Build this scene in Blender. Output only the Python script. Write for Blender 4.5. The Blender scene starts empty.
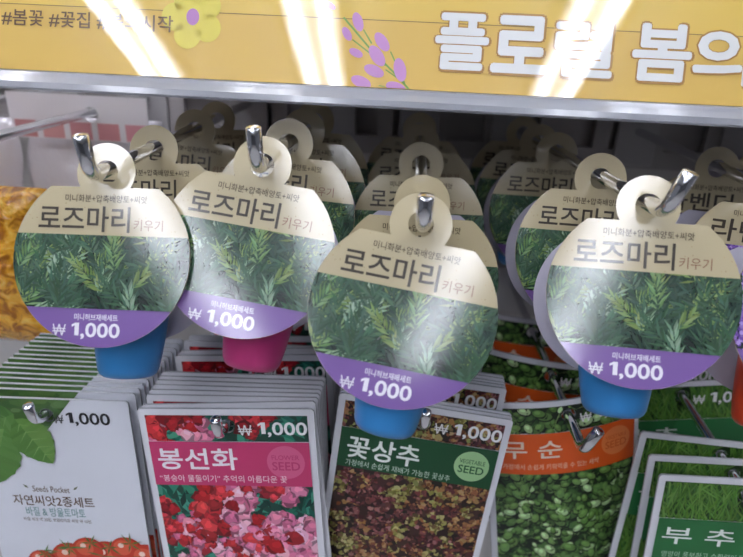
import bpy, bmesh, math, random
from mathutils import Vector, Matrix, Euler
from mathutils.geometry import tessellate_polygon

random.seed(7)
S = bpy.context.scene
COL = S.collection
PI = math.pi
H = 1.45                                   # eye height

# ------------------------------------------------------------------ camera
F = 558.0; CX, CY = 371.5, 278.5
Dv = Vector((417 - CX, CY - 45, -F)).normalized()
Xv = Vector((1, -.0695, .0524)); Xv = (Xv - Dv * Xv.dot(Dv)).normalized()
Zv = Xv.cross(Dv)
RC = Matrix((Xv, Dv, Zv))                  # camera axes -> world axes
EYE = Vector((0, 0, H))
cam_data = bpy.data.cameras.new('camera'); cam = bpy.data.objects.new('camera', cam_data); COL.objects.link(cam)
cam_data.sensor_width = 36; cam_data.lens = 36 * F / 743; cam_data.clip_start = .01
cam.matrix_world = Matrix.Translation(EYE) @ RC.to_4x4()
S.camera = cam
cam_data.dof.use_dof = True
cam_data.dof.focus_distance = .33; cam_data.dof.aperture_fstop = 6.0

def at(px, py, Y):
    r = RC @ Vector((px - CX, CY - py, -F))
    return EYE + r * (Y / r.y)

# ------------------------------------------------------------------ world, lights, exposure
W = bpy.data.worlds.new('world'); S.world = W; W.use_nodes = True
W.node_tree.nodes['Background'].inputs[0].default_value = (.80, .87, 1, 1)
W.node_tree.nodes['Background'].inputs[1].default_value = .05
S.view_settings.view_transform = 'Standard'; S.view_settings.look = 'None'
S.view_settings.gamma = 1; S.view_settings.use_curve_mapping = False
S.view_settings.exposure = 0.20
TUBE_E = 13.0
TUBE_X = (-1.17, -.41, .62)
CEIL = H + 1.20

# ------------------------------------------------------------------ materials
def lin(c):
    return tuple(((v / 255) / 12.92 if v / 255 <= .04045 else ((v / 255 + .055) / 1.055) ** 2.4) for v in c)

def mat(name, rgb=(128, 128, 128), rough=.5, metal=0, coat=0, trans=0, spec=.5, bump=0, bscale=200, emit=None, estr=0, var=0, alpha=1, crough=.05, bdist=.001):
    m = bpy.data.materials.new(name); m.use_nodes = True
    nt = m.node_tree; b = nt.nodes['Principled BSDF']
    b.inputs['Base Color'].default_value = (*lin(rgb), 1)
    b.inputs['Roughness'].default_value = rough; b.inputs['Metallic'].default_value = metal
    b.inputs['Coat Weight'].default_value = coat; b.inputs['Coat Roughness'].default_value = crough
    b.inputs['Transmission Weight'].default_value = trans; b.inputs['Specular IOR Level'].default_value = spec
    b.inputs['Alpha'].default_value = alpha
    if emit: b.inputs['Emission Color'].default_value = (*lin(emit), 1); b.inputs['Emission Strength'].default_value = estr
    tc = nt.nodes.new('ShaderNodeTexCoord')
    if bump:
        n = nt.nodes.new('ShaderNodeTexNoise'); n.inputs['Scale'].default_value = bscale; n.inputs['Detail'].default_value = 4
        nt.links.new(tc.outputs['Object'], n.inputs['Vector'])
        bp = nt.nodes.new('ShaderNodeBump'); bp.inputs['Strength'].default_value = bump; bp.inputs['Distance'].default_value = bdist
        nt.links.new(n.outputs['Fac'], bp.inputs['Height']); nt.links.new(bp.outputs['Normal'], b.inputs['Normal'])
        if coat: nt.links.new(bp.outputs['Normal'], b.inputs['Coat Normal'])
    if var:
        n = nt.nodes.new('ShaderNodeTexNoise'); n.inputs['Scale'].default_value = bscale * .5
        nt.links.new(tc.outputs['Object'], n.inputs['Vector'])
        mx = nt.nodes.new('ShaderNodeMixRGB'); mx.blend_type = 'MULTIPLY'; mx.inputs[1].default_value = (*lin(rgb), 1)
        rp = nt.nodes.new('ShaderNodeMapRange'); rp.inputs[3].default_value = 1 - var; rp.inputs[4].default_value = 1 + var
        nt.links.new(n.outputs['Fac'], rp.inputs[0]); mx.inputs[0].default_value = 1
        nt.links.new(rp.outputs[0], mx.inputs[2]); nt.links.new(mx.outputs[0], b.inputs['Base Color'])
    return m

def print_mat(name, rough, coat, crough, bump, bscale, spec=.3, bdist=.0004, cior=1.5):
    m = mat(name, rough=rough, coat=coat, crough=crough, bump=bump, bscale=bscale, spec=spec, bdist=bdist)
    m.node_tree.nodes['Principled BSDF'].inputs['Coat IOR'].default_value = cior
    nt = m.node_tree; a = nt.nodes.new('ShaderNodeVertexColor'); a.layer_name = 'ink'
    nt.links.new(a.outputs['Color'], nt.nodes['Principled BSDF'].inputs['Base Color'])
    return m

M_TAG = print_mat('glossy_printed_card', .5, 1.0, .075, .07, 1300, .2, .0003, 1.8)
M_PACK = print_mat('satin_printed_paper', .40, .35, .25, .15, 60, .3)
M_SIGN = print_mat('printed_sign_under_film', .5, 1.0, .02, .14, 12, .3, .0012, 2.0)
M_GREY = mat('card_back_grey', (172, 168, 182), .6, var=.05)
M_CHROME = mat('chrome', (232, 232, 236), .07, 1)
M_STEEL = mat('dark_grey_steel', (170, 165, 164), .45, .3, var=.1, bscale=30)
M_PLATE = mat('mount_plate_steel', (176, 173, 174), .4, .3)
M_BACK = mat('gondola_back_panel', (200, 196, 193), .6, var=.06, bscale=12)
M_SHELF = mat('shelf_enamel', (205, 205, 208), .4, coat=.2)
M_RAIL = mat('clear_grey_plastic', (206, 208, 216), .16, coat=.6, trans=.55, bump=.08, bscale=30)
M_POT_B = mat('pot_blue_plastic', (50, 130, 194), .35, coat=.25)
M_POT_P = mat('pot_magenta_plastic', (182, 50, 112), .35, coat=.25)
M_POT_R = mat('pot_red_plastic', (205, 62, 30), .35, coat=.25)
M_LID = mat('pot_paper_lid', (190, 165, 125), .7, var=.1)
M_FLANGE = mat('pot_clear_flange', (190, 200, 215), .15, trans=.7, coat=.5)
M_WALL = mat('store_wall_paint', (130, 132, 136), .8, var=.04, bscale=3)
M_FLOOR = mat('store_floor_vinyl', (185, 183, 180), .35, var=.05, bscale=4)
M_CEIL = mat('ceiling_panel', (225, 228, 230), .8, var=.03, bscale=4)
M_LAMP = mat('fluorescent_tube', (255, 255, 255), .5, emit=(238, 242, 255), estr=TUBE_E)
M_FIX = mat('lamp_housing_white', (235, 235, 235), .4)
M_BAG = mat('clear_crinkled_film', (252, 246, 250), .18, coat=1, trans=.12, bump=.5, bscale=26, bdist=.008)
M_RED = mat('pink_red_contents', (205, 120, 125), .6, var=.3, bscale=40)
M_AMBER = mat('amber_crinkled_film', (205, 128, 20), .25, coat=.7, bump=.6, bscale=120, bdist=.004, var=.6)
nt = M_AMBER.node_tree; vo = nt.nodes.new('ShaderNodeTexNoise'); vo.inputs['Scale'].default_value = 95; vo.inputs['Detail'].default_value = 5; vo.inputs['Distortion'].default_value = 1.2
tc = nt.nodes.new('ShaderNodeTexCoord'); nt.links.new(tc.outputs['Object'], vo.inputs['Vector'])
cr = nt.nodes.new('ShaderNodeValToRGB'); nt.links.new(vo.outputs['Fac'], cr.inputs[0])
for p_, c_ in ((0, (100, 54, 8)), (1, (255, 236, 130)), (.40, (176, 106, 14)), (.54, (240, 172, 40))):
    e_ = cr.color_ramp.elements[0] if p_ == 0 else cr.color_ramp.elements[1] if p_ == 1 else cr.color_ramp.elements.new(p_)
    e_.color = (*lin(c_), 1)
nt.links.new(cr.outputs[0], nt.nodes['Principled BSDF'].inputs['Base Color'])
M_CREAM = mat('cream_strip', (226, 208, 180), .6)
M_YEL = mat('yellow_tie', (214, 190, 110), .5)

# ------------------------------------------------------------------ mesh helpers
def link(name, me, m=None, parent=None, loc=None, mx=None):
    o = bpy.data.objects.new(name, me); COL.objects.link(o)
    if m is not None and me is not None and not len(me.materials): me.materials.append(m)
    if parent: o.parent = parent
    if loc: o.location = loc
    return o

def tag(o, label, cat, group=None):
    o['label'] = label; o['category'] = cat
    if group: o['group'] = group
    return o

def struct(o):
    o['kind'] = 'structure'; return o

def empty(name, loc, label, cat, group=None):
    o = bpy.data.objects.new(name, None); COL.objects.link(o); o.location = loc; o.empty_display_size = .01
    return tag(o, label, cat, group)

def bm_mesh(name, bm, smooth=False):
    bmesh.ops.recalc_face_normals(bm, faces=bm.faces[:])
    me = bpy.data.meshes.new(name); bm.to_mesh(me); bm.free()
    if smooth: me.shade_smooth()
    return me

def add_box(bm, x0, x1, y0, y1, z0, z1, bev=0):
    vs = [bm.verts.new((x, y, z)) for z in (z0, z1) for y in (y0, y1) for x in (x0, x1)]
    fs = [bm.faces.new([vs[i] for i in q]) for q in ((0, 2, 3, 1), (4, 5, 7, 6), (0, 1, 5, 4), (2, 6, 7, 3), (0, 4, 6, 2), (1, 3, 7, 5))]
    if bev:
        es = list({e for f in fs for e in f.edges})
        bmesh.ops.bevel(bm, geom=es, offset=bev, segments=2, affect='EDGES', profile=.5)

def box_mesh(name, *a, bev=0):
    bm = bmesh.new(); add_box(bm, *a, bev=bev); return bm_mesh(name, bm)

def add_tube(bm, pts, r, n=14, cap_round=True):
    pts = [Vector(p) for p in pts]; rings = []
    up = None
    for i, p in enumerate(pts):
        d = ((pts[min(i + 1, len(pts) - 1)] - p).normalized() + (p - pts[max(i - 1, 0)]).normalized()).normalized()
        if up is None:
            up = d.orthogonal().normalized()
        up = (up - d * up.dot(d)).normalized(); s = d.cross(up)
        def ring(c, rr): return [bm.verts.new(c + (up * math.cos(2 * PI * k / n) + s * math.sin(2 * PI * k / n)) * rr) for k in range(n)]
        if i == 0 and cap_round:
            rings.append(ring(p - d * r * .18, r * .55)); rings.append(ring(p - d * r * .08, r * .88))
        rings.append(ring(p, r))
        if i == len(pts) - 1 and cap_round:
            rings.append(ring(p + d * r * .08, r * .88)); rings.append(ring(p + d * r * .18, r * .55))
    for a, b in zip(rings, rings[1:]):
        for k in range(n): bm.faces.new((a[k], a[(k + 1) % n], b[(k + 1) % n], b[k]))
    bm.faces.new(rings[0][::-1]); bm.faces.new(rings[-1])

def lathe(bm, prof, n=40, cy=0, close=False):
    rings = []
    for r, z in prof:
        rings.append([bm.verts.new((r * math.cos(2 * PI * k / n), cy + r * math.sin(2 * PI * k / n), z)) for k in range(n)])
    for a, b in zip(rings, rings[1:]):
        for k in range(n): bm.faces.new((a[k], a[(k + 1) % n], b[(k + 1) % n], b[k]))
    if close: bm.faces.new(rings[0][::-1]); bm.faces.new(rings[-1])

# ------------------------------------------------------------------ printed cards: flat polygons in (x,z), colour per face
def circ(cx, cz, r, n=48, a0=0, a1=2 * PI, full=True):
    m = n if full else n + 1
    return [(cx + r * math.cos(a0 + (a1 - a0) * i / n), cz + r * math.sin(a0 + (a1 - a0) * i / n)) for i in range(m)]

def clip_half(poly, ax, az, c):            # keep ax*x+az*z<=c
    out = []
    for i, p in enumerate(poly):
        q = poly[(i + 1) % len(poly)]
        dp = ax * p[0] + az * p[1] - c; dq = ax * q[0] + az * q[1] - c
        if dp <= 0: out.append(p)
        if dp * dq < 0:
            t = dp / (dp - dq); out.append((p[0] + (q[0] - p[0]) * t, p[1] + (q[1] - p[1]) * t))
    return out

def clip(poly, region):                    # region convex, counter-clockwise
    out = poly
    for i, p in enumerate(region):
        q = region[(i + 1) % len(region)]
        nx, nz = q[1] - p[1], -(q[0] - p[0])
        out = clip_half(out, nx, nz, nx * p[0] + nz * p[1])
        if len(out) < 3: return []
    return out

def rect(x0, z0, x1, z1): return [(x0, z0), (x1, z0), (x1, z1), (x0, z1)]

_tx = {}
def text_tris(s, bold):
    k = (s, bold)
    if k not in _tx:
        c = bpy.data.curves.new('t', 'FONT'); c.body = s; c.offset = bold; c.size = 1; c.resolution_u = 3
        o = bpy.data.objects.new('t', c); COL.objects.link(o)
        bpy.context.view_layer.update()
        dg = bpy.context.evaluated_depsgraph_get()
        me = bpy.data.meshes.new_from_object(o.evaluated_get(dg))
        bm = bmesh.new(); bm.from_mesh(me); bmesh.ops.triangulate(bm, faces=bm.faces[:])
        T = [[(v.co.x, v.co.y) for v in f.verts] for f in bm.faces]; bm.free()
        bpy.data.objects.remove(o); bpy.data.curves.remove(c); bpy.data.meshes.remove(me)
        xs = [p[0] for t in T for p in t]; zs = [p[1] for t in T for p in t]
        _tx[k] = (T, min(xs), max(xs), min(zs), max(zs))
    return _tx[k]

class Print:
    def __init__(s): s.v = []; s.f = []; s.c = []
    def poly(s, pts, rgb, lay, region=None):
        if region: pts = clip(pts, region)
        if len(pts) < 3: return
        a = sum(pts[i][0] * pts[(i + 1) % len(pts)][1] - pts[(i + 1) % len(pts)][0] * pts[i][1] for i in range(len(pts)))
        if abs(a) < 1e-10: return
        if a < 0: pts = pts[::-1]
        i0 = len(s.v); s.v += [(p[0], -lay, p[1]) for p in pts]
        s.f.append(list(range(i0, i0 + len(pts)))); s.c.append(rgb)
    def shape(s, loops, rgb, lay):         # outline with holes
        V = [[Vector((x, z, 0)) for x, z in l] for l in loops]; flat = [p for l in loops for p in l]
        for t in tessellate_polygon(V): s.poly([flat[i] for i in t], rgb, lay)
    def solid(s, loops, rgb, th, edge=None):   # slab with thickness th behind the face y=0
        s.shape(loops, rgb, 0)
        V = [[Vector((x, z, 0)) for x, z in l] for l in loops]; flat = [p for l in loops for p in l]
        e = edge or rgb
        for t in tessellate_polygon(V):
            i0 = len(s.v); pts = [flat[i] for i in t]
            a = (pts[1][0] - pts[0][0]) * (pts[2][1] - pts[0][1]) - (pts[2][0] - pts[0][0]) * (pts[1][1] - pts[0][1])
            if a > 0: pts = pts[::-1]
            s.v += [(p[0], th, p[1]) for p in pts]; s.f.append([i0, i0 + 1, i0 + 2]); s.c.append(e)
        for l in loops:
            for i, p in enumerate(l):
                q = l[(i + 1) % len(l)]; i0 = len(s.v)
                s.v += [(p[0], 0, p[1]), (q[0], 0, q[1]), (q[0], th, q[1]), (p[0], th, p[1])]
                s.f.append([i0 + 3, i0 + 2, i0 + 1, i0]); s.c.append(e)
    def text(s, st, x, z, h=None, w=None, rgb=(0, 0, 0), lay=.0002, bold=0, align='c', region=None):
        thick = bold if bold > .009 else 0
        T, x0, x1, z0, z1 = text_tris(st, 0 if thick else bold)
        sz = h / (z1 - z0) if h else w / (x1 - x0); sx = w / (x1 - x0) if w else sz
        ox = {'c': (x0 + x1) / 2, 'l': x0, 'r': x1}[align]; oz = (z0 + z1) / 2
        ds = [(0, 0)] if not thick else [(0, 0)] + [(thick * sz * math.cos(k * PI / 4), thick * sz * math.sin(k * PI / 4)) for k in range(8)]
        for j, (dx, dz) in enumerate(ds):
            for t in T: s.poly([(x + dx + (p[0] - ox) * sx, z + dz + (p[1] - oz) * sz) for p in t], rgb, lay + j * 1e-6, region)
    def mesh(s, name, m, bend=None, cut=.008):
        bm = bmesh.new(); vs = [bm.verts.new(v) for v in s.v]
        cl = bm.loops.layers.float_color.new('ink')
        for f, c in zip(s.f, s.c):
            fc = bm.faces.new([vs[i] for i in f]); L = (*lin(c), 1)
            for lp in fc.loops: lp[cl] = L
        if bend:
            for _ in range(6):
                es = [e for e in bm.edges if e.calc_length() > cut]
                if not es: break
                bmesh.ops.subdivide_edges(bm, edges=es, cuts=1)
                bmesh.ops.triangulate(bm, faces=[f for f in bm.faces if len(f.verts) > 3])
            for v in bm.verts: v.co.y += bend(v.co.x, v.co.z)
        me = bpy.data.meshes.new(name); bm.to_mesh(me); bm.free(); me.materials.append(m)
        return me

def thousand(P, x, z, h, w, rgb, lay, bold, align='c'):     # the price figure 1,000
    x0 = {'c': x - w / 2, 'l': x, 'r': x - w}[align]
    W1 = w * .155; t = z + h * .5; b = z - h * .30; H1 = t - b
    P.poly([(x0 + W1 * p, b + H1 * q) for p, q in ((.42, 0), (1, 0), (1, 1), (.50, 1), (0, .84), (0, .66), (.42, .78))], rgb, lay)
    P.text(',000', x0 + w * .20, z, h, w * .80, rgb, lay, bold, 'l')

def jit(c, a):
    k = random.uniform(-a, a)
    return tuple(max(0, min(255, v + k + random.uniform(-a, a) * .3)) for v in c)

def needle(P, x, z, ang, L, w, rgb, lay, region):
    dx, dz = math.cos(ang), math.sin(ang)
    P.poly([(x, z), (x + dx * L * .4 - dz * w, z + dz * L * .4 + dx * w), (x + dx * L, z + dz * L), (x + dx * L * .4 + dz * w, z + dz * L * .4 - dx * w)], rgb, lay, region)

def blob(P, x, z, r, rgb, lay, region, n=9, rough=.3, sx=1, sz=1):
    ph = random.random() * 6
    pts = []
    for k in range(n):
        rr = r * (1 + random.uniform(-rough, rough)); a = 2 * PI * k / n + ph
        pts.append((x + rr * sx * math.cos(a), z + rr * sz * math.sin(a)))
    P.poly(pts, rgb, lay, region)

def bounds(r): return min(p[0] for p in r), max(p[0] for p in r), min(p[1] for p in r), max(p[1] for p in r)

# ------------------------------------------------------------------ kit card designs
HR, RO, RT, DC = .0068, .0166, .05, .0480    # hole, loop, disc radius, loop-to-disc distance
ZC = -HR - DC                                 # disc centre below the hanging point
CH = .0395                                    # the disc is cut straight across at this height; the loop stands on the cut
def tag_outline():
    a = math.asin(CH / RT); pts = []
    for i in range(73):
        t = PI - a + (PI + 2 * a) * i / 72
        pts.append((RT * math.cos(t), ZC + RT * math.sin(t)))
    b = math.asin((ZC + CH + HR) / RO)           # where the loop meets the cut
    for i in range(37):
        t = b + (PI - 2 * b) * i / 36
        pts.append((RO * math.cos(t), -HR + RO * math.sin(t)))
    return pts

def kit_card(kind):
    P = Print()
    P.solid([tag_outline(), circ(0, -HR, HR, 28)], (192, 178, 142), .0006, (190, 180, 160))
    disc = circ(0, ZC, RT * .998, 64)
    zk, zp = ZC + .25 * RT, ZC - .57 * RT
    photo = clip_half(clip_half(disc, 0, 1, zk), 0, -1, -zp)
    purple = clip_half(disc, 0, 1, zp)
    for _ in range(90):                        # kraft flecks
        t = random.uniform(0, 2 * PI); r = RT * math.sqrt(random.random()); x, z = r * math.cos(t), ZC + r * math.sin(t)
        if zk + .001 < z < ZC + CH - .001 and x * x + (z + HR) ** 2 > (HR + .001) ** 2: blob(P, x, z, .00035, jit((176, 152, 112), 14), .00008, None, 5)
    P.poly(photo, (22, 38, 32), .00010)
    P.poly(purple, (128, 96, 162), .00010)
    if kind == 'rosemary':
        N = 190
        for i in range(N):
            k = i / N
            x, z = random.uniform(-RT, RT), random.uniform(zp - .012, zk)
            ang = PI / 2 + random.gauss(0, .8); L = random.uniform(.012, .030)
            base = (28 + 36 * k, 52 + 44 * k, 42 + 30 * k)
            if k > .55 and random.random() < .28: base = random.choice([(146, 172, 142), (130, 160, 128), (112, 146, 92)])
            if random.random() < .10: base = (122, 146, 84)
            lay = .0002 + .0004 * k; n = int(L / .0022)
            for j in range(n):
                t = j / n; px, pz = x + math.cos(ang) * L * t, z + math.sin(ang) * L * t
                for sd in (-1, 1):
                    needle(P, px, pz, ang + sd * random.uniform(.35, .8) * (1.1 - .5 * t), random.uniform(.007, .013) * (1 - .35 * t), random.uniform(.0006, .0009), jit(base, 18), lay + random.random() * .00005, photo)
    else:
        for i in range(90):
            x, z = random.uniform(-RT, RT), random.uniform(zp - .02, zk); ang = PI / 2 + random.gauss(0, .3)
            needle(P, x, z, ang, random.uniform(.02, .04), .0006, jit((86, 124, 74), 18), .0002, photo)
        for i in range(75):
            x, z = random.uniform(-RT, RT), random.uniform(zp - .01, zk); L = random.uniform(.012, .022); ang = PI / 2 + random.gauss(0, .25)
            for j in range(26):
                t = random.random(); blob(P, x + math.cos(ang) * L * t + random.gauss(0, .0014), z + math.sin(ang) * L * t, .0012, jit(random.choice([(126, 88, 178), (158, 124, 204), (96, 64, 150), (186, 160, 222)]), 12), .0003 + .0002 * random.random(), photo, 6)
    P.text('미니화분+압축배양토+씨앗', .001, ZC + .66 * RT, .0042, .0465, (74, 62, 46), .0002, .008)
    ink = (62, 54, 44)
    if kind == 'rosemary':
        P.text('로즈마리', -.0108, ZC + .43 * RT, .0142, .0515, ink, .0002, .012)
        P.text('키우기', .0256, ZC + .375 * RT, .0062, .0165, (136, 92, 72), .0002, 0)
    else:
        P.text('라벤더', -.0095, ZC + .435 * RT, .0142, .050, ink, .0002, .016)
        P.text('키우기', .0265, ZC + .375 * RT, .0062, .0165, (136, 92, 72), .0002, -.006)
    P.text('미니허브재배세트', -.001, ZC - .665 * RT, .0036, .0245, (236, 228, 244), .0003, .014)
    P.text('₩', -.0215, ZC - .815 * RT, .0062, .0075, (240, 235, 246), .0003, .0)
    thousand(P, -.0010, ZC - .818 * RT, .0088, .0270, (246, 242, 250), .0003, .024)
    return P.mesh('kit_card_' + kind, M_TAG)

ME_CARD = {k: kit_card(k) for k in ('rosemary', 'lavender')}
PB = Print(); PB.solid([clip_half(circ(0, ZC - .001, .0475, 64), 0, 1, ZC + CH - .002)], (172, 168, 182), .0006); ME_BACK = PB.mesh('back_card', M_GREY)

PY, PZ = .0240, -.1225                        # pot axis behind the card, pot bottom
def pot_meshes():
    bm = bmesh.new()
    prof = [(.0005, 0), (.0125, 0), (.0145, .0006), (.0163, .0022), (.0176, .0050), (.0193, .015), (.0208, .028), (.0220, .042)]
    prof += [(.0212, .042), (.0200, .028), (.0165, .005), (.0005, .002)]
    lathe(bm, [(r * 1.0, z + PZ) for r, z in prof], 44, PY); pot = bm_mesh('pot', bm, True)
    bm = bmesh.new(); lathe(bm, [(.0218, PZ + .0422), (.0232, PZ + .0422), (.0232, PZ + .0434), (.0218, PZ + .0434), (.0218, PZ + .0422)], 44, PY); fl = bm_mesh('rim', bm)
    bm = bmesh.new(); lathe(bm, [(.0003, PZ + .0436), (.0216, PZ + .0436), (.0216, PZ + .0442), (.0003, PZ + .0442)], 44, PY, True); lid = bm_mesh('lid', bm)
    return pot, fl, lid
ME_POT, ME_FL, ME_LID = pot_meshes()
ME_POTS = {}
for k, m in (('blue', M_POT_B), ('magenta', M_POT_P), ('red', M_POT_R)):
    c = ME_POT.copy(); c.materials.append(m); ME_POTS[k] = c
ME_FL.materials.append(M_FLANGE); ME_LID.materials.append(M_LID)

def kit(pos, label, kind='rosemary', pot='blue', tilt=20, roll=0, yaw=0, back=True, push=0, px=0, group='rosemary kits hanging on the upper hooks'):
    o = empty('herb_growing_kit', pos, label, 'plant kit', group)
    o.rotation_euler = (Matrix.Rotation(math.radians(yaw), 3, 'Z') @ Matrix.Rotation(-math.radians(tilt), 3, 'X') @ Matrix.Rotation(math.radians(roll), 3, 'Y')).to_euler()
    o.scale = (.94, .94, .94)
    link('front_card', ME_CARD[kind], None, o)
    if back: link('back_card', ME_BACK, None, o, (0, .0480 + push, -.002))
    p = link('plant_pot', ME_POTS[pot], None, o, (px, push, -.25 * push)); p['label'] = pot + ' plastic pot'
    link('pot_rim', ME_FL, None, p); link('pot_lid', ME_LID, None, p)
    return o

# ------------------------------------------------------------------ seed packet designs
PW, PH, HH, PT = .115, .165, .0049, .0016      # width, height, hole radius, thickness
ZT = .0075                                      # top edge above the hanging point
def packet_base(P, rgb=(226, 226, 232)):
    b = .0015
    out = [(-PW / 2 + b, ZT - PH), (PW / 2 - b, ZT - PH), (PW / 2, ZT - PH + b), (PW / 2, ZT - b), (PW / 2 - b, ZT), (-PW / 2 + b, ZT), (-PW / 2, ZT - b), (-PW / 2, ZT - PH + b)]
    P.solid([out, circ(0, -HH, HH, 20)], rgb, PT, (178, 180, 186))
def u(f): return -PW / 2 + f * PW
def w(d): return ZT - d                         # d metres below the top edge
class Sub:                                      # skips detail over the hole
    def __init__(s, P): s.P = P
    def poly(s, pts, *a):
        for x, z in pts:
            if x * x + (z + HH) ** 2 < (HH + .0006) ** 2: return
        cx = sum(p[0] for p in pts) / len(pts); cz = sum(p[1] for p in pts) / len(pts)
        if cx * cx + (cz + HH) ** 2 < (HH + .001) ** 2: return
        s.P.poly(pts, *a)
def band(P, d0, d1, rgb, lay=.00010, m=.0045):
    r = rect(u(0) + m, w(d1), u(1) - m, w(d0))
    if d0 < .012: P.shape([r, circ(0, -HH, HH * 1.02, 20)], rgb, lay)
    else: P.poly(r, rgb, lay)
    return r

def flowers(P, r):
    x0, x1, z0, z1 = bounds(r); Q = Sub(P); n = int((x1 - x0) * (z1 - z0) / 2.2e-5)
    for i in range(n):                         # leaves
        x, z, a = random.uniform(x0, x1), random.uniform(z0, z1), random.uniform(0, 6.3)
        c = jit(random.choice([(16, 92, 76), (24, 116, 92), (10, 62, 52), (60, 146, 120)]), 12)
        needle(Q, x, z, a, random.uniform(.012, .024), random.uniform(.0022, .0040), c, .0002 + .00006 * random.random(), r)
    for i in range(max(7, int(n * .13))):
        cx, cz = random.uniform(x0, x1), random.uniform(z0 - .004, z1 + .004)
        pal = random.choice([[(190, 34, 44), (216, 56, 62), (150, 20, 32)], [(190, 34, 44), (216, 56, 62), (150, 20, 32)], [(226, 140, 168), (242, 184, 204), (210, 112, 148)], [(226, 140, 168), (242, 184, 204), (210, 112, 148)]])
        for j in range(12):
            a = random.random() * 6.3; rr = .0090 * math.sqrt(random.random()); x, z = cx + rr * math.cos(a), cz + rr * math.sin(a)
            R = random.uniform(.0026, .0056); c = jit(random.choice(pal), 14); lay = .0003 + .0003 * (i / n) + .00015 * j / 15
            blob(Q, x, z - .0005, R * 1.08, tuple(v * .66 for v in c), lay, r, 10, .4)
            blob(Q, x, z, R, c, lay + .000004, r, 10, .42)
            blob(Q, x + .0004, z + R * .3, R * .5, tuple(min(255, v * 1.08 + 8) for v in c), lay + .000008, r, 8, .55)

def lettuce(P, r):
    x0, x1, z0, z1 = bounds(r); Q = Sub(P); n = int((x1 - x0) * (z1 - z0) / 2.2e-5)
    cl = [(random.uniform(x0, x1), random.uniform(z0, z1), random.choice([0, 0, 1, 1, 2])) for _ in range(22)]
    pal = [[(86, 38, 40), (110, 52, 52), (150, 98, 94), (66, 30, 32)], [(128, 78, 48), (160, 112, 66), (96, 50, 40), (176, 140, 90)], [(112, 110, 52), (150, 146, 78), (96, 74, 42), (176, 168, 108)]]
    for i in range(n):                         # frilly leaves: dark heart, ragged lighter rim flecks
        x, z = random.uniform(x0, x1), random.uniform(z0, z1)
        c = min(cl, key=lambda q: (q[0] - x) ** 2 + (q[1] - z) ** 2)[2]
        if random.random() < .35: c = random.choice([0, 1, 2])
        lay = .0002 + .0005 * i / n; R = random.uniform(.004, .0085)
        blob(Q, x, z, R, jit(random.choice([(46, 24, 22), (62, 34, 28), (34, 22, 18)]), 8), lay, r, 12, .3, 1, .75)
        a0 = random.random() * 6
        for j in range(16):
            a = a0 + j / 16 * 4.2 + random.uniform(-.2, .2); rr = R * random.uniform(.4, 1.0)
            blob(Q, x + rr * math.cos(a), z + rr * .75 * math.sin(a), random.uniform(.0008, .0021), jit(random.choice(pal[c]), 20), lay + .000004 * (1 + j), r, 7, .55)

def sprouts(P, r):
    x0, x1, z0, z1 = bounds(r); Q = Sub(P); n = int((x1 - x0) * (z1 - z0) / 1.5e-5)
    for i in range(n):
        k = i / n; x, z = random.uniform(x0, x1), random.uniform(z0, z1); R = random.uniform(.0020, .0048); a = random.uniform(0, PI)
        col = (26 + 78 * k, 56 + 86 * k, 22 + 48 * k)
        if k > .45 and random.random() < .16: col = (168, 198, 142)
        lay = .0002 + .0005 * k
        def lf(dx, dz, rr, c, ly):
            pts = []
            for j in range(14):
                t = 2 * PI * j / 14; q = rr * (1 - .28 * math.cos(t)) ; px, pz = q * math.cos(t) * 1.15, q * math.sin(t) * .72
                pts.append((x + dx + px * math.cos(a) - pz * math.sin(a), z + dz + px * math.sin(a) + pz * math.cos(a)))
            Q.poly(pts, c, ly, r)
        lf(.0002, -.0008, R * 1.12, (14, 30, 12), lay); lf(0, 0, R, jit(col, 12), lay + .000004)
        lf(-R * .1, R * .18, R * .5, tuple(min(255, v * 1.16 + 6) for v in col), lay + .000008)
        if random.random() < .35: needle(Q, x, z, a + PI, R * 3, .0004, jit((136, 164, 100), 14), lay - .000004, r)

def grass(P, r):
    x0, x1, z0, z1 = bounds(r); Q = Sub(P); n = int((x1 - x0) * (z1 - z0) / 2.6e-6)
    for i in range(n):
        k = i / n
        needle(Q, random.uniform(x0, x1), random.uniform(z0 - .01, z1), PI / 2 + random.gauss(0, .5), random.uniform(.01, .026), random.uniform(.0004, .0009), jit((34 + 62 * k, 74 + 66 * k, 30 + 26 * k), 18), .0002 + .0005 * k, r)

def seed_badge(P, x, z, r, rgb, ink, top, lay=.0003):
    P.poly(circ(x, z, r, 32), rgb, lay)
    P.text(top, x, z + r * .30, r * .28, r * 1.45, ink, lay + .0001, .004)
    P.text('SEED', x, z - r * .22, r * .50, r * 1.45, ink, lay + .0001, .012)

def price(P, z, rgb=(246, 246, 246), right=.955, h=.0105):
    P.text('₩', u(right) - .0400, z - .0006, h * .72, .0090, rgb, .0011, 0)
    thousand(P, u(right), z, h, .0315, rgb, .0011, .02, 'r')

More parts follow.
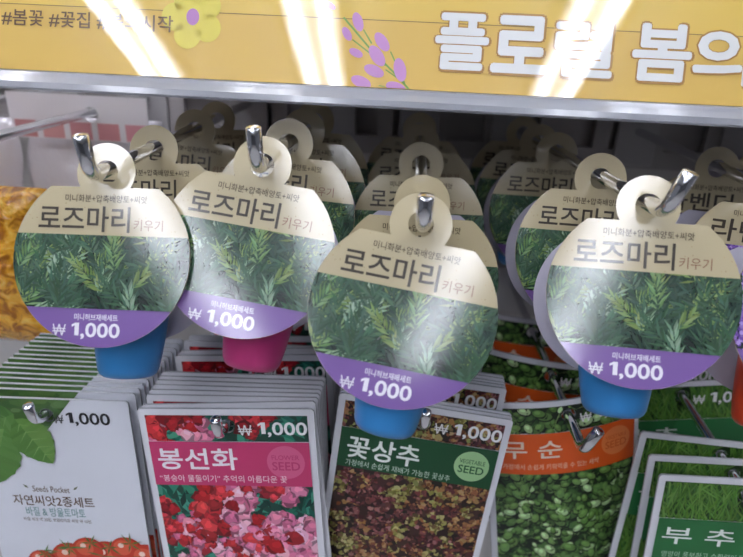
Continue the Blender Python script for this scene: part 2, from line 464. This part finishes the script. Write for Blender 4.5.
def pk_balsam():
    P = Print(); packet_base(P)
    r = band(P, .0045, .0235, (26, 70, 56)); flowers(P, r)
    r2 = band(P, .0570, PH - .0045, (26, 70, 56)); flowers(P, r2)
    pk = rect(u(0) + .0045, w(.0570), u(1) - .0045, w(.0235)); P.poly(pk, (204, 62, 112), .0009)
    P.text('봉선화', u(.08), w(.0365), .0158, .0530, (250, 240, 246), .0011, .018, 'l')
    P.text('“봉숭아 물들이기” 추억의 아름다운 꽃', u(.07), w(.0515), .0054, .0860, (250, 226, 236), .0011, 0, 'l')
    seed_badge(P, u(.82), w(.0385), .0125, (220, 100, 142), (196, 62, 112), 'FLOWER', .0010)
    price(P, w(.0140))
    return P
def pk_lettuce():
    P = Print(); packet_base(P)
    r = band(P, .0045, .0240, (52, 30, 24)); lettuce(P, r)
    r2 = band(P, .0550, PH - .0045, (52, 30, 24)); lettuce(P, r2)
    P.poly(rect(u(0) + .0045, w(.0550), u(1) - .0045, w(.0240)), (24, 78, 44), .0009)
    P.text('꽃상추', u(.09), w(.0385), .0165, .0490, (240, 246, 240), .0011, .016, 'l')
    P.text('가정에서 손쉽게 재배가 가능한 꽃상추', u(.09), w(.0510), .0050, .0720, (196, 220, 200), .0011, 0, 'l')
    seed_badge(P, u(.825), w(.0390), .0118, (166, 208, 150), (36, 92, 52), 'VEGETABLE', .0010)
    price(P, w(.0135))
    return P
def pk_radish():
    P = Print(); packet_base(P)
    r = band(P, .0045, .0260, (16, 32, 14)); sprouts(P, r)
    r2 = band(P, .0620, PH - .0045, (16, 32, 14)); sprouts(P, r2)
    P.poly(rect(u(0) + .0045, w(.0620), u(1) - .0045, w(.0260)), (228, 92, 24), .0009)
    P.text('무 순', u(.09), w(.0400), .0150, .0420, (246, 226, 206), .0011, .012, 'l')
    P.text('가정에서 손쉽게 키워먹을 수 있는 새싹', u(.09), w(.0550), .0050, .0700, (246, 206, 176), .0011, 0, 'l')
    seed_badge(P, u(.82), w(.0420), .0120, (236, 132, 72), (214, 98, 40), 'VEGETABLE', .0010)
    price(P, w(.0150))
    return P
def pk_chive():
    P = Print(); packet_base(P)
    r = band(P, .0045, .0330, (24, 46, 20)); grass(P, r)
    r2 = band(P, .0690, PH - .0045, (24, 46, 20)); grass(P, r2)
    P.poly(rect(u(0) + .0045, w(.0690), u(1) - .0045, w(.0330)), (44, 112, 62), .0009)
    P.text('부 추', u(.075), w(.0465), .0140, .0480, (240, 246, 240), .0011, .006, 'l')
    P.text('영양이 풍부하고 수확량이 많은 부추', u(.09), w(.0620), .0050, .0700, (180, 214, 184), .0011, 0, 'l')
    price(P, w(.0150))
    return P
def pk_basil():
    P = Print(); packet_base(P, (222, 224, 232))
    full = rect(u(0) + .0005, w(PH - .001), u(1) - .0005, w(.0005))
    # big blurred basil leaf over the top left corner
    reg = [(u(0) + .0005, w(.040)), (u(.60), w(.0410)), (u(.60), w(.0400)), (u(.85), w(.0005)), (u(0) + .0005, w(.0005))]
    corner = [(u(0) + .0005, w(.030)), (u(.40), w(.033)), (u(.47), w(.026)), (u(.66), w(.0005)), (u(0) + .0005, w(.0005))]
    P.shape([corner, circ(0, -HH, HH * 1.02, 20)], (70, 102, 56), .0001)
    Q = Sub(P)
    for i in range(90):
        k = i / 90; x = random.uniform(u(0), u(.68)); z = random.uniform(w(.034), w(0))
        blob(Q, x, z, random.uniform(.002, .006), jit((58 + 36 * k, 92 + 36 * k, 44 + 28 * k), 10), .0002 + .0002 * k, corner, 8, .2, 1.6, .7)
    def leaf(x, z, ang, L, wd, c1, c2, lay):
        L1 = []; n = 18
        for i in range(n + 1):
            t = i / n; L1.append((t * L, wd * math.sin(PI * t ** .85) ** .8 * (1 + .05 * math.sin(t * 40))))
        def tr(p): return (x + math.cos(ang) * p[0] - math.sin(ang) * p[1], z + math.sin(ang) * p[0] + math.cos(ang) * p[1])
        P2 = [tr(p) for p in L1]; P3 = [tr((p[0], -p[1])) for p in L1]
        for i in range(n):
            a, b = tr((L1[i][0], 0)), tr((L1[i + 1][0], 0))
            Q.poly([a, b, P2[i + 1], P2[i]], jit(c1, 5), lay, full); Q.poly([a, b, P3[i + 1], P3[i]], jit(c2, 5), lay, full)
        for i in range(2, n - 2, 3):
            a = tr((L1[i][0], 0))
            for sd in (-1, 1):
                b = tr((L1[i][0] + L * .13, sd * L1[i][1] * .8)); d = .0005
                Q.poly([a, (a[0] + d, a[1] - d), b], tuple(v + 24 for v in c1), lay + .0001, full)
    leaf(u(.30), w(.012), -2.75, .062, .020, (92, 134, 66), (78, 122, 58), .0006)
    leaf(u(.30), w(.016), -1.02, .040, .015, (104, 144, 70), (84, 128, 58), .0008)
    leaf(u(.22), w(.024), -1.95, .050, .016, (88, 132, 62), (110, 150, 78), .0007)
    P.text('₩', u(.66) - .0110, w(.0150), .0066, .0075, (58, 58, 62), .0003, -.004)
    thousand(P, u(.66) - .0050, w(.0146), .0100, .0300, (40, 40, 44), .0003, .02, 'l')
    P.text('Seeds Pocket', u(.43), w(.0720), .0050, .0270, (126, 108, 92), .0003, 0)
    for sd in (-1, 1):
        needle(P, u(.43) + sd * .0165, w(.0718), 2.4 if sd < 0 else .7, .005, .0008, (110, 120, 90), .0003, None)
    P.text('자연씨앗2종세트', u(.43), w(.0820), .0088, .0600, (104, 78, 58), .0003, .008)
    P.text('바질 & 방울토마토', u(.43), w(.0915), .0078, .0440, (120, 164, 160), .0003, .004)
    P.text('바질 씨앗 약 20립, 방울토마토 씨앗 약 10립', u(.43), w(.0985), .0032, .0500, (120, 100, 86), .0003, 0)
    for x, d, r in ((.98, .131, .0150), (.72, .131, .0160), (.47, .133, .0150), (.85, .124, .0135), (.60, .126, .0135), (.28, .138, .0120), (.92, .148, .015), (.62, .148, .015), (.40, .150, .014)):
        x = u(x)
        lay = .0003 + .00012 * random.random()
        P.poly(circ(x, w(d), r, 28), (176, 40, 26), lay, full)
        P.poly(circ(x - .001, w(d) + .0012, r * .86, 26), (206, 62, 38), lay + .00002, full)
        P.poly(circ(x - .003, w(d) + .004, r * .5, 22), (224, 96, 66), lay + .00004, full)
        P.poly(circ(x - .004, w(d) + .006, r * .16, 12), (246, 214, 200), lay + .00006, full)
    for x, d in ((.47, .123), (.62, .117), (.74, .120), (.88, .116), (.30, .129)):
        for k in range(6):
            needle(P, u(x), w(d), k * 1.05 + random.random() * .5, random.uniform(.006, .011), .0008, jit((84, 116, 52), 14), .0006, full)
    for i in range(7):
        needle(P, u(.28 + i * .1), w(.126 - .004 * math.sin(i)), random.uniform(-.3, .3), .015, .0008, jit((92, 122, 60), 12), .0005, full)
    return P

def bendf(k, tw=0):
    return lambda x, z: k * (x * x) + tw * x * (z - ZT)
def pm(name, fn, bend=None): return fn().mesh(name, M_PACK, bend)
ME_PK = {'balsam': [pm('packet_balsam', pk_balsam), pm('packet_balsam_bent', pk_balsam, bendf(2.0))],
         'lettuce': [pm('packet_lettuce', pk_lettuce), pm('packet_lettuce_bent', pk_lettuce, bendf(2.2))],
         'radish': [pm('packet_radish', pk_radish, bendf(3.5, .5)), pm('packet_radish_flat', pk_radish)],
         'chive': [pm('packet_chive', pk_chive), pm('packet_chive_bent', pk_chive, bendf(-1.5))],
         'basil': [pm('packet_basil', pk_basil)]}

def packet(pos, kind, label, group, var=0, roll=0, yaw=0, tilt=0):
    o = link('seed_packet', ME_PK[kind][var % len(ME_PK[kind])])
    o.location = pos
    o.rotation_euler = (Matrix.Rotation(math.radians(yaw), 3, 'Z') @ Matrix.Rotation(-math.radians(tilt), 3, 'X') @ Matrix.Rotation(math.radians(roll), 3, 'Y')).to_euler()
    return tag(o, label, 'seed packet', group)

# ------------------------------------------------------------------ the setting
RX0, RX1, RY0, RY1 = -3.2, 3.2, -6.5, 1.2
struct(link('floor', box_mesh('floor', RX0, RX1, RY0, RY1, -.1, 0), M_FLOOR))
struct(link('ceiling', box_mesh('ceiling', RX0, RX1, RY0, RY1, CEIL + .06, CEIL + .12), M_CEIL))
struct(link('wall_left', box_mesh('wall_left', RX0 - .1, RX0, RY0, RY1, 0, CEIL + .06), M_WALL))
struct(link('wall_right', box_mesh('wall_right', RX1, RX1 + .1, RY0, RY1, 0, CEIL + .06), M_WALL))
struct(link('wall_far', box_mesh('wall_far', RX0, RX1, RY0 - .1, RY0, 0, CEIL + .06), M_WALL))
struct(link('wall_rear', box_mesh('wall_rear', RX0, RX1, RY1, RY1 + .1, 0, CEIL + .06), M_WALL))
YB = .64                                        # back panel of the display
struct(link('wall_back', box_mesh('wall_back', RX0, RX1, YB, YB + .04, 0, H + .40), M_BACK))

# ceiling lamps: twin tubes running towards the display
for i, x in enumerate(TUBE_X):
    for j, y in enumerate((0.0, -1.55, -3.1)):
        o = empty('ceiling_lamp', (x, y, CEIL + .06), 'twin tube ceiling lamp in the row running towards the shelf', 'ceiling lamp', 'twin tube ceiling lamps')
        link('housing', box_mesh('housing', -.11, .11, -.75, .75, -.035, 0, bev=.004), M_FIX, o)
        for sx in (-.057, .057):
            bm = bmesh.new(); add_tube(bm, [(sx, -.73, -.06), (sx, .73, -.06)], .018, 14); link('tube', bm_mesh('tube', bm, True), M_LAMP, o)
            for yy in (-.744, .732): link('tube_holder', box_mesh('tube_holder', sx - .012, sx + .012, yy, yy + .012, -.07, -.03), M_FIX, o)

# ------------------------------------------------------------------ shelf above, rail and sign
XL, XR = -.75, .75
YS = .335; K = YS / .40
ZS = H - .028 * K                               # lower edge of the sign
TS = math.radians(18)
o = empty('store_shelf', (0, YB, ZS - .006), 'pale metal shelf above the hooks carrying the yellow sign', 'shelf')
def sh(name, m, *a, bev=.0015): return link(name, box_mesh(name, *a, bev=bev), m, o)
sh('shelf_board', M_SHELF, -.205, XR, YS + .0125 - YB, -.001, -.0040, .0046)
bm = bmesh.new()                                # front rail profile, swept along x
prof = [(YS + a * K, b) for a, b in ((-.012, -.0042), (-.0135, -.0028), (-.012, .0003), (-.006, .003), (-.002, .0052), (.004, .0052), (.004, -.0042))]
a = [bm.verts.new((XL, y - YB, z)) for y, z in prof]; b = [bm.verts.new((XR, y - YB, z)) for y, z in prof]
for i in range(len(prof)): bm.faces.new((a[i], a[(i + 1) % len(prof)], b[(i + 1) % len(prof)], b[i]))
bm.faces.new(a); bm.faces.new(b[::-1])
link('front_rail', bm_mesh('front_rail', bm), M_RAIL, o)

def sign():
    P = Print()
    hs = .112 * K
    P.solid([rect(XL, 0, XR, hs)], (233, 192, 96), .001, (200, 170, 110))
    P.poly(rect(XL, .0442 * K, XR, .0447 * K), (150, 116, 70), .0001)
    P.poly(rect(XL, .0447 * K, XR, hs), (238, 200, 96), .0001)
    M4 = RC
    def sp(px, py):                             # where a mark sits on the sign plane
        r = RC @ Vector((px - CX, CY - py, -F)); n = Vector((0, -math.cos(TS), math.sin(TS))); p0 = Vector((0, YS, -.028 * K))
        t = n.dot(p0) / n.dot(r); q = r * t - p0
        return q.x, q.y * math.sin(TS) + q.z * math.cos(TS)
    br = (122, 96, 70); FULL = rect(XL, .0002, XR, hs)
    def txt(s, pa, pb, h, rgb, bold, lay, sh=None):
        (xa, za), (xb, zb) = sp(*pa), sp(*pb); z = (za + zb) / 2
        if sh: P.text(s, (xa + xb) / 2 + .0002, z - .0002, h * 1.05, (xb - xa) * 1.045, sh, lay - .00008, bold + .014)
        P.text(s, (xa + xb) / 2, z, h, xb - xa, rgb, lay, bold)
    txt('#봄꽃 #꽃집 #봄의시작', (2, 16), (173, 25), .0108 * K, br, .010, .0003)
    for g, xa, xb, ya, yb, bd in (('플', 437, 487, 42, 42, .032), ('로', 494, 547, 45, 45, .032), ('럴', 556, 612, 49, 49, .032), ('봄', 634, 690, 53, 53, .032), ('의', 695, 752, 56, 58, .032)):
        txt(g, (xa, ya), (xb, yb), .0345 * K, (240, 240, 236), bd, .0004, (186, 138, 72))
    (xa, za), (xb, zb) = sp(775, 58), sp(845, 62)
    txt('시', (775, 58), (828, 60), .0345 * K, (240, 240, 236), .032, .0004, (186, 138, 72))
    x, z = sp(193, 17)
    for k in range(5):
        a = PI / 2 + .35 + k * 2 * PI / 5; P.poly(circ(x + .0125 * K * math.cos(a), z + .0125 * K * math.sin(a), .0095 * K, 24), (236, 218, 92), .00025)
    P.poly(circ(x, z, .009 * K, 24), (236, 218, 92), .00026)
    P.poly([(x + .0045 * K * math.cos(t / 4), z + .0056 * K * math.sin(t / 4)) for t in range(25)], (196, 138, 196), .0003)
    pts = [(411, 93), (392, 72), (370, 50), (343, 18)]
    Q = [sp(*p) for p in pts]
    for a, b in zip(Q, Q[1:]): P.poly([a, (a[0] + .0008, a[1] + .0006), (b[0] + .0008, b[1] + .0006), b], (128, 176, 86), .0002, FULL)
    for a, b in (((404, 84), (390, 52)), ((402, 82), (385, 70)), ((385, 66), (352, 40)), ((371, 44), (363, 30)), ((378, 86), (384, 87))):
        a, b = sp(*a), sp(*b); P.poly([a, (a[0] + .0008, a[1] + .0004), (b[0] + .0006, b[1] + .0004), b], (128, 176, 86), .0002, FULL)
    for px, py, ang, L in ((331, 6, -.6, 5), (358, 22, -1.2, 9), (347, 34, -1.0, 7), (382, 42, -.9, 10), (377, 56, -.9, 11), (400, 70, -1.3, 11), (356, 53, -.4, 7), (374, 71, -.35, 10), (361, 82, -.35, 10), (396, 88, -.3, 10)):
        x, z = sp(px, py); L *= .00072 * K
        P.poly([(x + math.cos(ang) * L * math.cos(t / 4) - math.sin(ang) * L * .52 * math.sin(t / 4), z + math.sin(ang) * L * math.cos(t / 4) + math.cos(ang) * L * .52 * math.sin(t / 4)) for t in range(25)], (208, 150, 204), .0003, FULL)
    return P.mesh('sign', M_SIGN)
sg = link('header_sign', sign()); sg.location = (0, YS, ZS); sg.rotation_euler = (-TS, 0, 0)
tag(sg, 'long yellow spring flower sign with white lettering on the shelf edge', 'sign')

# ------------------------------------------------------------------ bars and hooks
o = empty('hook_bar', (0, .60, H - .055), 'upper dark slotted steel bar that holds the kit hooks', 'hook bar')
bm = bmesh.new()
add_box(bm, XL, XR, -.008, .0, -.006, .012); add_box(bm, XL, XR, -.008, 0, -.052, -.034); add_box(bm, XL, XR, .003, .012, -.052, .012)
x = XL
while x < XR:
    add_box(bm, x, x + .016, -.008, 0, -.034, -.006); x += .055
link('channel', bm_mesh('channel', bm), M_STEEL, o)
for x in (-.36, .47):
    link('bar_bracket', box_mesh('bar_bracket', x - .02, x + .02, .012, YB - .60, -.06, .015), M_STEEL, o)
o = empty('hook_bar', (0, .60, H - .235), 'lower dark steel bar that holds the seed packet hooks', 'hook bar')
link('channel', box_mesh('channel', XL, XR, -.008, .012, -.05, .012, bev=.001), M_STEEL, o)
for x in (-.36, .47):
    link('bar_bracket', box_mesh('bar_bracket', x - .02, x + .02, .012, YB - .60, -.06, .015), M_STEEL, o)

HOOKS = {}
def hook(key, f, Yf, b, Yb, label, r=.0039, lift=.014, lean=0, group='chrome display hooks', plate=True):
    P0, P1 = at(*f, Yf), at(*b, Yb)
    d = (P1 - P0); d /= d.y
    Pe = P0 + d * (.592 - P0.y)
    HOOKS[key] = (P0, d, r)
    o = empty('display_hook', Pe, label, 'hook', group)
    pts = [Pe + d * .004 - Pe, P0 + d * .006 - Pe]
    for i in range(1, 7):
        a = i / 6 * 1.35
        pts.append(P0 + d * (.006 - .009 * math.sin(a)) + Vector((lean * .006 * (1 - math.cos(a)), 0, .009 * (1 - math.cos(a)))) - Pe)
    q = pts[-1]; dirn = Vector((lean, -.22, 1)).normalized(); pts.append(q + dirn * lift)
    bm = bmesh.new(); add_tube(bm, pts[::-1], r, 16); link('rod', bm_mesh('rod', bm, True), M_CHROME, o)
    if plate:
        link('mount_plate', box_mesh('mount_plate', -.020, .020, -.004, .0, -.034, .020, bev=.0012), M_PLATE, o)
        bm = bmesh.new(); add_box(bm, -.014, -.007, 0, .012, .004, .012); add_box(bm, .007, .014, 0, .012, .004, .012); link('hook_lug', bm_mesh('hook_lug', bm), M_PLATE, o)
    return o
def on(key, Y):                                 # top of the rod at depth Y
    P0, d, r = HOOKS[key]; p = P0 + d * (Y - P0.y); return p + Vector((0, 0, r + .0007))

hook('empty', (-139, 172), .30, (145, 98), .585, 'long bare chrome hook at the left with one clear bag far back')
hook('A', (93, 176), .268, (245, 105), .575, 'chrome hook of the leftmost rosemary kits')
hook('B', (258, 168), .278, (322, 113), .49, 'chrome hook of the kits with the magenta pot in front')
hook('C', (423, 228), .258, (420, 128), .53, 'chrome hook running straight back in the middle of the kits', lift=.010)
hook('D', (664, 212), .268, (517, 128), .57, 'chrome hook of the front right rosemary kits with upturned tip', lean=.25)
hook('L', (884, 240), .262, (640, 132), .585, 'chrome hook carrying the lavender kits at right')
hook('N', (-400, 160), .30, (55, 91), .585, 'chrome hook at the left edge carrying the clear pink bags')
hook('M', (1061, 205), .30, (748, 128), .585, 'chrome hook at the right edge behind the lavender kits')
hook('sA', (38, 422), .285, (38 + .5 * 379, 45 + .5 * 383), .57, 'thin chrome hook holding the white basil and tomato packets', .0034, .010)
hook('sB', (220, 436), .276, (417 - .5 * 196, 45 + .5 * 387), .566, 'thin chrome hook holding the pink balsam flower packets', .0034, .010)
hook('sC', (424, 428), .300, (421, 45 + .52 * 383), .577, 'thin chrome hook holding the green flower lettuce packets', .0034, .010)
hook('sD', (583, 450), .300, (515, 290), .570, 'bare fronted chrome hook above the orange radish sprout packets', .0036, .014, lean=.25)
hook('sE', (764, 522), .285, (672, 380), .403, 'thin chrome hook holding the dark green chive packets', .0034, .010)

# ------------------------------------------------------------------ herb kits
G = 'rosemary kits hanging on the upper hooks'
T = 25
kit(on('A', .284), 'leftmost front rosemary kit with a blue pot, above the white packets', pot='blue', tilt=T, roll=-1.5, yaw=1, push=.010, px=.003)
kit(on('A', .346), 'rosemary kit second from the front on the leftmost kit hook', tilt=17, roll=-2, yaw=0)
kit(on('A', .425), 'rosemary kit third from the front on the leftmost kit hook', tilt=15, roll=4)
kit(on('A', .480), 'rearmost rosemary kit on the leftmost kit hook', tilt=13, roll=-3)
kit(on('B', .292), 'front rosemary kit with the magenta pot, above the pink packets', pot='magenta', tilt=T, roll=6.5, push=.009, px=.007)
kit(on('B', .356), 'rosemary kit right behind the one with the magenta pot', pot='magenta', tilt=16, roll=3)
kit(on('B', .405), 'rosemary kit third from the front behind the magenta pot', tilt=14, roll=0)
kit(on('B', .455), 'rearmost rosemary kit on the hook of the magenta pot', tilt=12, roll=2)
kit(on('C', .269), 'front rosemary kit with a blue pot tilted clockwise, above the flower lettuce packets', tilt=25, roll=9, yaw=3.5, back=False, px=.004)
kit(on('C', .304), 'rosemary kit right behind the tilted middle one, its loop just above', tilt=8, roll=0)
kit(on('C', .395), 'rosemary kit third from the front on the straight middle hook', tilt=15, roll=-1)
kit(on('C', .470), 'rosemary kit fourth from the front on the straight middle hook', tilt=12, roll=-3)
kit(on('C', .530), 'rearmost rosemary kit on the straight middle hook', tilt=10, roll=2)
kit(on('D', .286), 'front right rosemary kit with a blue pot, above the orange packets', tilt=T, roll=-1, yaw=-4, push=.005, px=-.002)
kit(on('D', .350), 'rosemary kit right behind the front right one, its left side showing', tilt=18, roll=1)
kit(on('D', .440), 'rosemary kit third from the front on the right hook, its name readable', tilt=14, roll=0)
kit(on('D', .490), 'rosemary kit fourth from the front on the right hook', tilt=12, roll=2)
kit(on('D', .545), 'rearmost rosemary kit on the right hook', tilt=10, roll=0)
kit(on('L', .282), 'lavender kit with a red pot cut by the right edge', 'lavender', 'red', tilt=25, roll=12.5, group='lavender kits hanging at right')
kit(on('L', .352), 'lavender kit behind the front right rosemary kit, nearer of the two showing their name', 'lavender', 'red', tilt=17, roll=4, group='lavender kits hanging at right')
kit(on('L', .425), 'rearmost lavender kit on its hook, most of its name showing', 'lavender', 'red', tilt=14, roll=0, group='lavender kits hanging at right')
kit(on('M', .520), 'lavender kit far back at the right edge, only its loop and top showing', 'lavender', 'red', tilt=12, roll=0, group='lavender kits hanging at right')

# ------------------------------------------------------------------ seed packets
def stack(key, kind, ys, labels, group, rolls=None, yaws=None, tilts=None, vars=None, j=1.0):
    for i, Y in enumerate(ys):
        rl = rolls[i] if rolls and i < len(rolls) else random.uniform(-.8, .8) * j
        yw = yaws[i] if yaws and i < len(yaws) else random.uniform(-.3, .3)
        tl = tilts[i] if tilts and i < len(tilts) else (tilts[-1] if tilts else 4)
        vr = vars[i] if vars and i < len(vars) else 0
        p = on(key, Y)
        packet(p + Vector((0, 0, -.0002)), kind, labels(i, len(ys)), group, vr, rl, yw, tl)
ORD = ['front', 'second', 'third', 'fourth', 'fifth', 'sixth', 'seventh', 'eighth', 'ninth', 'tenth', 'eleventh', 'twelfth', 'thirteenth', 'fourteenth', 'fifteenth', 'sixteenth']
def lab(desc, row):
    def f(i, n):
        if i == 0: return 'front ' + desc + ' of the ' + row
        if i == n - 1: return 'rearmost ' + desc + ' of the ' + row
        return ORD[i] + ' ' + desc + ' from the front of the ' + row
    return f
ya = [.293 + .0052 * i + (.003 if i > 0 else 0) for i in range(14)]
stack('sA', 'basil', ya, lab('white basil and tomato seed packet', 'row at left'), 'white basil and tomato packets', [-3, -2.6, -2.4, -2, -2.2, -1.8, -2, -1.6, -2, -1.7, -2, -1.5, -1.8, -2], [0, 0, 0], [5])
yb = [.286, .2915, .298, .3025, .307, .3115, .316, .3205] + [.342, .349, .356, .366, .405]
stack('sB', 'balsam', yb, lab('pink balsam seed packet', 'row under the magenta pot'), 'pink balsam packets', [-5, -6.5, -4, -3.5, -3.2, -3, -3.2, -3, -5, -6, -2, -4, -1], [0, 0, 0], [5])
yc = [.306, .3095, .313, .336, .3395, .343, .3465, .350]
stack('sC', 'lettuce', yc, lab('dark green flower lettuce packet', 'row in the middle'), 'flower lettuce packets', [5.2, 5.0, 5.3, 4.2, 4.4, 4.6, 4.2, 4], [0, 0], [5])
yd = [.340, .392, .47]
stack('sD', 'radish', yd, lab('orange radish sprout packet', 'row under the front right kit'), 'radish sprout packets', [-9, 4, 2], [8, 0, 0], [4])
ye = [.304, .319, .334, .388, .418]
stack('sE', 'chive', ye, lab('dark green chive packet', 'row at the lower right corner'), 'chive packets', [-2, -2, 2, -8, 3], [0, 0, 0, 0, 0], [6])

# ------------------------------------------------------------------ bags at the left
def pillow(name, wd, ht, th, seed, n=26, crumple=.006):
    rnd = random.Random(seed); bm = bmesh.new(); vs = {}
    ph = [(rnd.uniform(20, 90), rnd.uniform(20, 90), rnd.random() * 6) for _ in range(8)]
    def cr(x, z): return sum(math.sin(a * x + b * z + c) for a, b, c in ph) / 8 * crumple * 2
    for s in (-1, 1):
        for i in range(n + 1):
            for k in range(n + 1):
                if s == 1 and (i in (0, n) or k in (0, n)): vs[s, i, k] = vs[-1, i, k]; continue
                uu, vv = i / n * 2 - 1, k / n * 2 - 1
                e = (max(0, 1 - uu ** 4) * max(0, 1 - vv ** 4)) ** .6
                x, z = uu * wd / 2, vv * ht / 2
                vs[s, i, k] = bm.verts.new((x + .004 * math.sin(z * 60 + seed), s * (th / 2 * e) + cr(x, z) * (e ** .5), z))
    for s in (-1, 1):
        for i in range(n):
            for k in range(n):
                q = [vs[s, i, k], vs[s, i + 1, k], vs[s, i + 1, k + 1], vs[s, i, k + 1]]
                bm.faces.new(q if s < 0 else q[::-1])
    return bm_mesh(name, bm, True)
p = at(-12, 265, .40)
o = empty('amber_bag', p, 'amber crinkled bag at the left edge beside the leftmost kit', 'bag')
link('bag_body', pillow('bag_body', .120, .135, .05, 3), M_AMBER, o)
bm = bmesh.new(); add_tube(bm, [Vector((.045, -.005, -.058)), Vector((.050, -.008, -.056)), Vector((.056, -.012, -.051))], .0022, 10); t_ = link('tie', bm_mesh('tie', bm, True), M_YEL, o)
t_['label'] = 'pale yellow tie'

for key, Y, wd, ht, sd, dx, lb in (('N', .480, .120, .150, 5, -.01, 'clear crinkled bag at the left edge above the amber bag'), ('empty', .500, .130, .170, 9, -.012, 'clear crinkled bag far back on the leftmost bare hook')):
    h_ = on(key, Y)
    o = empty('plastic_bag', h_, lb, 'bag', 'clear pink bags')
    b_ = link('bag_body', pillow('bag_body', wd, ht, .034, sd), M_BAG, o, (dx, 0, -.012 - ht / 2))
    P = Print(); P.solid([rect(dx - wd / 2, -.030, dx + wd / 2, .010), circ(0, -HR, HR, 20)], (246, 240, 243), .0006)
    for i in range(5):
        x0 = dx - wd / 2 + .004 + i * wd / 5; P.poly(rect(x0, -.029, x0 + wd / 5 - .006, -.014), jit((222, 158, 162), 14), .0002)
    hd = link('header', P.mesh('header', M_PACK), None, o, (0, 0, 0))
    hd['label'] = 'pale header with red blocks'
    hd.location = (0, 0, 0); b_.location.y = .0185
